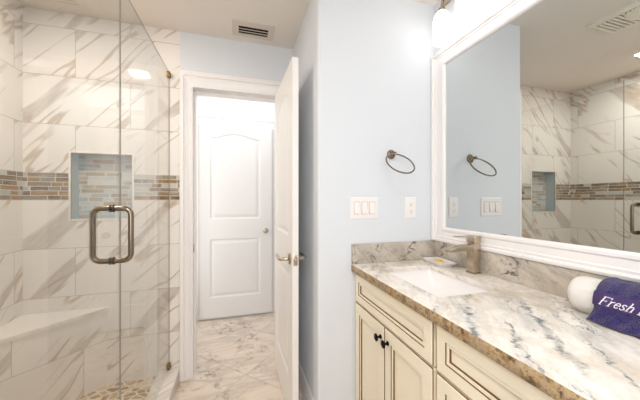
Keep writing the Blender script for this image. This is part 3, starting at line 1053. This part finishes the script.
def cloth(name, mat, parent, s0, s1, y0, y1, off, th, ns=40, ny=44):
    b = B()
    vs, fs = [], []
    for side in (0, 1):
        for i in range(ns + 1):
            for k in range(ny + 1):
                s = s0 + (s1 - s0) * i / ns
                y = y0 + (y1 - y0) * k / ny
                e = 0.35 + 0.65 * min(1.0, min(i, ns - i, k, ny - k) / 2.0) if th > 0.004 else 1.0
                x, z = drape(s, y, off + (th * e if side else 0.0))
                if s >= 0.62:
                    x -= (th * e if side else 0.0) * 0.25
                # towel's left edge leans a little
                yy = y + (0.012 * (s - 0.5) if y > (y0 + y1) / 2 else 0) * (k / ny)
                vs.append((x, yy, max(z, 0.9095 + (0.004 if side == 0 else 0.001))))
    N = (ns + 1) * (ny + 1)
    ix = lambda sd_, i, k: sd_ * N + i * (ny + 1) + k
    for i in range(ns):
        for k in range(ny):
            fs.append((ix(0, i, k), ix(0, i + 1, k), ix(0, i + 1, k + 1), ix(0, i, k + 1)))
            fs.append((ix(1, i, k), ix(1, i, k + 1), ix(1, i + 1, k + 1), ix(1, i + 1, k)))
    for i in range(ns):
        for k in (0, ny):
            fs.append((ix(0, i, k), ix(1, i, k), ix(1, i + 1, k), ix(0, i + 1, k)))
    for k in range(ny):
        for i in (0, ns):
            fs.append((ix(0, i, k), ix(0, i, k + 1), ix(1, i, k + 1), ix(1, i, k)))
    b.add(vs, fs)
    return b.build(name, mat, parent, smooth=80)


pt = thing('folded_towel', 'purple embroidered hand towel draped over the rolled white towel', 'towel', (RC[0], 0.42, 0.909))
cloth('cloth', M_PTOW, pt, 0.0, 1.0, PY0, PY1, 0.0, 0.008)
cloth('woven_band', M_PBAND, pt, 0.485, 0.590, PY0 + 0.002, PY1 - 0.0005, 0.0066, 0.0020, 16, 44)

cloth('hem', M_PBAND, pt, 0.945, 0.985, PY0 + 0.002, PY1 - 0.001, 0.0066, 0.0018, 6, 44)

# embroidered italic lettering on the band, as raised thread strokes
def strokes(ch):
    arc = lambda cx, cy, rx, ry, a0, a1, n=10: [(cx + rx * math.cos(math.radians(a0 + (a1 - a0) * i / n)), cy + ry * math.sin(math.radians(a0 + (a1 - a0) * i / n))) for i in range(n + 1)]
    if ch == 'F':
        return 0.62, [([(0.14, 0), (0.14, 1)], 1.2), ([(0.02, 0), (0.28, 0)], .6), ([(0.02, 1), (0.62, 1), (0.62, 0.80)], .7), ([(0.14, 0.52), (0.44, 0.52)], .7), ([(0.44, 0.62), (0.44, 0.42)], .5)]
    if ch == 'r':
        return 0.44, [([(0.14, 0), (0.14, 0.62)], 1.1), ([(0.02, 0), (0.27, 0)], .5), ([(0.03, 0.62), (0.14, 0.62)], .5), ([(0.14, 0.42), (0.22, 0.58), (0.33, 0.63), (0.39, 0.56)], .9)]
    if ch == 'e':
        return 0.50, [([(0.07, 0.34), (0.42, 0.34)] + arc(0.245, 0.32, 0.18, 0.32, 10, 320, 16), .95)]
    if ch == 's':
        return 0.42, [([(0.34, 0.50), (0.31, 0.60), (0.2, 0.64), (0.09, 0.57), (0.08, 0.46), (0.17, 0.36), (0.28, 0.28), (0.34, 0.17), (0.29, 0.04), (0.17, -0.01), (0.07, 0.04), (0.04, 0.15)], .95)]
    if ch == 'h':
        return 0.58, [([(0.12, 0), (0.12, 1.02)], 1.1), ([(0.01, 0), (0.23, 0)], .5), ([(0.02, 1.02), (0.12, 1.02)], .5), ([(0.12, 0.44), (0.22, 0.60), (0.34, 0.63), (0.42, 0.52), (0.42, 0.0)], 1.0), ([(0.32, 0), (0.53, 0)], .5)]
    return 0.34, [([(0.14, 0), (0.14, 1)], 1.2), ([(0.0, 0), (0.3, 0)], .6), ([(0.0, 1), (0.3, 1)], .6)]


b = B()
pen = 0.0
H = 0.0215
for ch in 'Fresh I':
    if ch == ' ':
        pen += 0.30
        continue
    adv, sts = strokes(ch)
    for pts, w in sts:
        path = []
        dense = []
        for p, q in zip(pts, pts[1:]):
            for i in range(4):
                dense.append((p[0] + (q[0] - p[0]) * i / 4, p[1] + (q[1] - p[1]) * i / 4))
        dense.append(pts[-1])
        for px, py in dense:
            yy = 0.5225 - (pen + px) * H * 1.27 - 0.0125 * py
            s = 0.573 - py * 0.060
            x, z = drape(s, yy, 0.0088)
            path.append((x, yy, z))
        b.tube(path, 0.00125 * w, 6)
    pen += adv
tag(b.build('embroidery', M_THREAD, pt), 'white embroidered lettering')

# ------------------------------------------------------------------ mirror
mr = thing('mirror', 'large wall mirror in a white moulded frame above the backsplash', 'mirror', (XM, 0.78, 1.0185))
MY0, MY1, MZ0, MZ1 = 0.30, 1.288, 1.105, 2.030
WL, WT, WB = 0.1105, 0.090, 0.0865
B().box(XM - 0.016, XM - 0.001, MY0 - 0.01, MY1 + 0.01, MZ0 - 0.01, MZ1 + 0.01).build('mirror_glass', M_MIRROR, mr)
prof = [(1.0, 0.0), (1.0, 0.022), (0.97, 0.028), (0.86, 0.031), (0.80, 0.029), (0.77, 0.022), (0.66, 0.025), (0.60, 0.021), (0.30, 0.020), (0.22, 0.026), (0.10, 0.027), (0.03, 0.024), (0.0, 0.017), (0.0, 0.0)]
rs = []
for a, h in prof:
    rs.append(rect_ring(MY0 - WL * a, MY1 + WL * a, MZ0 - WB * a, MZ1 + WT * a, XM - 0.001 - h))
B().rings(rs, close=True).build('frame', M_TRIM, mr, smooth=20)

# ------------------------------------------------------------------ vanity light above the mirror
SHY = (1.251, 1.0875, 0.924, 0.7605)
vl = thing('vanity_light', 'lit vanity light with frosted glass shades above the mirror', 'wall light', (XM, 1.0, 2.40))
b = B()
b.box(XM - 0.022, XM - 0.001, 0.70, 1.31, 2.372, 2.428, 0.006)
b.build('backplate', M_NICK2, vl)
for y in SHY:
    a = B()
    pts = [(XM - 0.015, y, 2.40), (XM - 0.035, y, 2.398), (1.083, y, 2.385), (1.070, y, 2.35), (1.065, y, 2.300)]
    a.tube(pts, 0.0085, 12)
    a.lathe([(0.0, 0.02), (0.016, 0.018), (0.022, 0.0), (0.020, -0.004)], (1.065, y, 2.293), 'z', 20)
    a.build('arm', M_NICK2, vl)
    s = B()
    s.lathe([(0.012, 2.293), (0.022, 2.290), (0.032, 2.279), (0.040, 2.262), (0.044, 2.242), (0.045, 2.220), (0.045, 2.126), (0.044, 2.123), (0.040, 2.126), (0.040, 2.22), (0.032, 2.266), (0.012, 2.284)], (1.065, y, 0.0), 'z', 32)
    tag(s.build('shade', M_BULB, vl), 'glowing frosted glass shade')

# ------------------------------------------------------------------ towel ring
TX, TZ = 0.840, 1.522
tr = thing('towel_ring', 'brushed nickel towel ring on the blue wall above the outlet', 'towel ring', (TX, YV, TZ))
b = B()
b.lathe([(0.0, 0.0), (0.026, 0.0), (0.027, -0.004), (0.022, -0.009), (0.016, -0.013), (0.0, -0.014)], (TX, YV - 0.001, TZ), 'y', 28)
b.build('rosette', M_NICK, tr)
b = B()
b.tube([(TX, YV - 0.010, TZ), (TX, YV - 0.040, TZ)], [0.011, 0.008], 14)
b.lathe([(0.0, -0.009), (0.007, -0.0075), (0.0105, -0.002), (0.0105, 0.002), (0.007, 0.0075), (0.0, 0.009)], (TX, YV - 0.044, TZ), 'y', 16)
b.build('post', M_NICK, tr)
th, RR = math.radians(47), 0.080
cen = Vector((TX, YV - 0.042 - RR * math.cos(th), TZ - 0.004 - RR * math.sin(th)))
e1, e2 = Vector((1, 0, 0)), Vector((0, -math.cos(th), -math.sin(th)))
B().tube([cen + e1 * (RR * math.cos(t)) + e2 * (RR * math.sin(t)) for t in [2 * PI * i / 56 for i in range(56)]], 0.0042, 10, closed=True).build('ring', M_NICK, tr)


# ------------------------------------------------------------------ switches and outlet
def plate(x0, x1, z0, z1):
    rs = [rect_ring(x0 + i, x1 - i, z0 + i, z1 - i, YV - h, 'y') for i, h in ((0, 0.0005), (0, 0.003), (0.003, 0.006), (0.006, 0.0065))]
    return B().rings(rs, cap0=True, cap1=True)


sw = thing('light_switch', 'white triple rocker switch plate on the pale blue wall', 'light switch', (0.671, YV, 1.215))
pb = plate(0.587, 0.755, 1.155, 1.276)
for cx in (0.625, 0.671, 0.717):
    pb.box(cx - 0.0185, cx + 0.0185, YV - 0.0072, YV - 0.005, 1.181, 1.251, mi=1)
pb.build('cover_plate', [M_PLATE, M_GAP], sw, smooth=25)
for cx in (0.625, 0.671, 0.717):
    b = B()
    x0, x1, z0, z1 = cx - 0.0165, cx + 0.0165, 1.183, 1.249
    b.rings([[(x0, YV - 0.005, z0), (x1, YV - 0.005, z0), (x1, YV - 0.005, z1), (x0, YV - 0.005, z1)],
             [(x0, YV - 0.013, z0), (x1, YV - 0.013, z0), (x1, YV - 0.0075, z1), (x0, YV - 0.0075, z1)]], cap0=True, cap1=True)
    b.build('rocker', M_PLATE, sw, bevel=0.001)
    for z in (1.167, 1.265):
        B().lathe([(0.0035, 0.0), (0.0035, -0.001), (0.0, -0.0015)], (cx, YV - 0.0064, z), 'y', 12).build('screw', M_PLATE, sw)
ol = thing('outlet', 'white double wall outlet below the towel ring', 'outlet', (0.970, YV, 1.2145))
plate(0.934, 1.006, 1.153, 1.276).build('cover_plate', M_PLATE, ol, smooth=25)
for z in (1.1945, 1.2345):
    b = B()
    b.lathe([(0.0, -0.0085), (0.0155, -0.0085), (0.0165, -0.0075), (0.0165, -0.005)], (0.970, YV, z), 'y', 24)
    rc = b.build('receptacle', M_PLATE, ol)
    for dx, w, h, dz in ((-0.0065, 0.002, 0.008, 0.003), (0.0065, 0.002, 0.0065, 0.003), (0.0, 0.0045, 0.0045, -0.008)):
        B().box(0.970 + dx - w / 2, 0.970 + dx + w / 2, YV - 0.0088, YV - 0.0084, z + dz - h / 2, z + dz + h / 2).build('slot', M_SLOT, rc)
B().lathe([(0.003, 0.0), (0.003, -0.001), (0.0, -0.0015)], (0.970, YV - 0.0064, 1.2145), 'y', 12).build('screw', M_PLATE, ol)

# ------------------------------------------------------------------ ceiling fittings
vx0, vx1, vy0, vy1 = -0.002, 0.196, 1.918, 2.008
cv = thing('ceiling_vent', 'small slotted air vent in the ceiling before the doorway', 'air vent', (0.097, 1.963, CEIL))
fr_ = B()
e = 0.042


def crect(x0, x1, y0, y1, z):
    return [(x0, y0, z), (x0, y1, z), (x1, y1, z), (x1, y0, z)]


fr_.rings([crect(vx0 - e, vx1 + e, vy0 - e, vy1 + e, CEIL - 0.0005), crect(vx0 - e + 0.002, vx1 + e - 0.002, vy0 - e + 0.002, vy1 + e - 0.002, CEIL - 0.004), crect(vx0 - 0.004, vx1 + 0.004, vy0 - 0.004, vy1 + 0.004, CEIL - 0.010), crect(vx0, vx1, vy0, vy1, CEIL - 0.009), crect(vx0, vx1, vy0, vy1, CEIL - 0.0005)], close=True)
fr_.build('frame', M_VENT, cv)
B().box(vx0, vx1, vy0, vy1, CEIL - 0.002, CEIL - 0.0008).build('duct', M_BLACK, cv)
for i in range(3):
    y = vy0 + 0.026 + i * 0.030
    b = B()
    rs = []
    for x in (vx0 + 0.001, vx1 - 0.001):
        rs.append([(x, y - 0.004, CEIL - 0.010), (x, y + 0.002, CEIL - 0.0115), (x, y + 0.010, CEIL - 0.003), (x, y + 0.007, CEIL - 0.0025)])
    b.rings(rs, cap0=True, cap1=True)
    b.build('louver', M_VENT, cv)

ef = thing('exhaust_fan', 'ivory ceiling exhaust fan with louvers and round light, seen in the mirror', 'exhaust fan', (-0.14, 1.11, CEIL))
fx0, fx1, fy0, fy1 = -0.275, -0.005, 0.90, 1.268
b = B()
b.rings([crect(fx0, fx1, fy0, fy1, CEIL - 0.0005), crect(fx0 + 0.003, fx1 - 0.003, fy0 + 0.003, fy1 - 0.003, CEIL - 0.012), crect(fx0 + 0.03, fx1 - 0.03, fy0 + 0.03, fy1 - 0.03, CEIL - 0.022), crect(fx0 + 0.032, fx1 - 0.032, fy0 + 0.032, fy1 - 0.032, CEIL - 0.006)], cap0=True, cap1=True, mis=[0, 0, 0, 1])
b.build('housing', [M_FAN, M_SLOT], ef)
for i in range(14):
    y = fy0 + 0.040 + i * 0.0225
    B().rings([[(x, y, CEIL - 0.0065), (x, y + 0.006, CEIL - 0.0065), (x, y + 0.010, CEIL - 0.023), (x, y + 0.003, CEIL - 0.023)] for x in (fx0 + 0.034, fx1 - 0.034)], cap0=True, cap1=True).build('louver', M_FAN, ef)
tag(B().lathe([(0.0, -0.040), (0.04, -0.038), (0.075, -0.031), (0.088, -0.022), (0.088, -0.012)], (-0.14, 1.045, CEIL), 'z', 36).build('light_lens', M_FAN, ef), 'round frosted light lens')

rl = thing('recessed_light', 'round lit downlight in the shower ceiling, seen in the mirror', 'ceiling light', (-0.88, 1.33, CEIL))
B().lathe([(0.094, -0.0005), (0.094, -0.004), (0.084, -0.010), (0.078, -0.009), (0.076, -0.004), (0.076, -0.0005)], (-0.88, 1.33, CEIL), 'z', 40, cap=False).build('trim_ring', M_TRIM, rl)
tag(B().lathe([(0.0, -0.005), (0.05, -0.0048), (0.077, -0.004), (0.077, -0.001)], (-0.88, 1.33, CEIL), 'z', 40).build('lens', M_CANL, rl), 'glowing round lens')
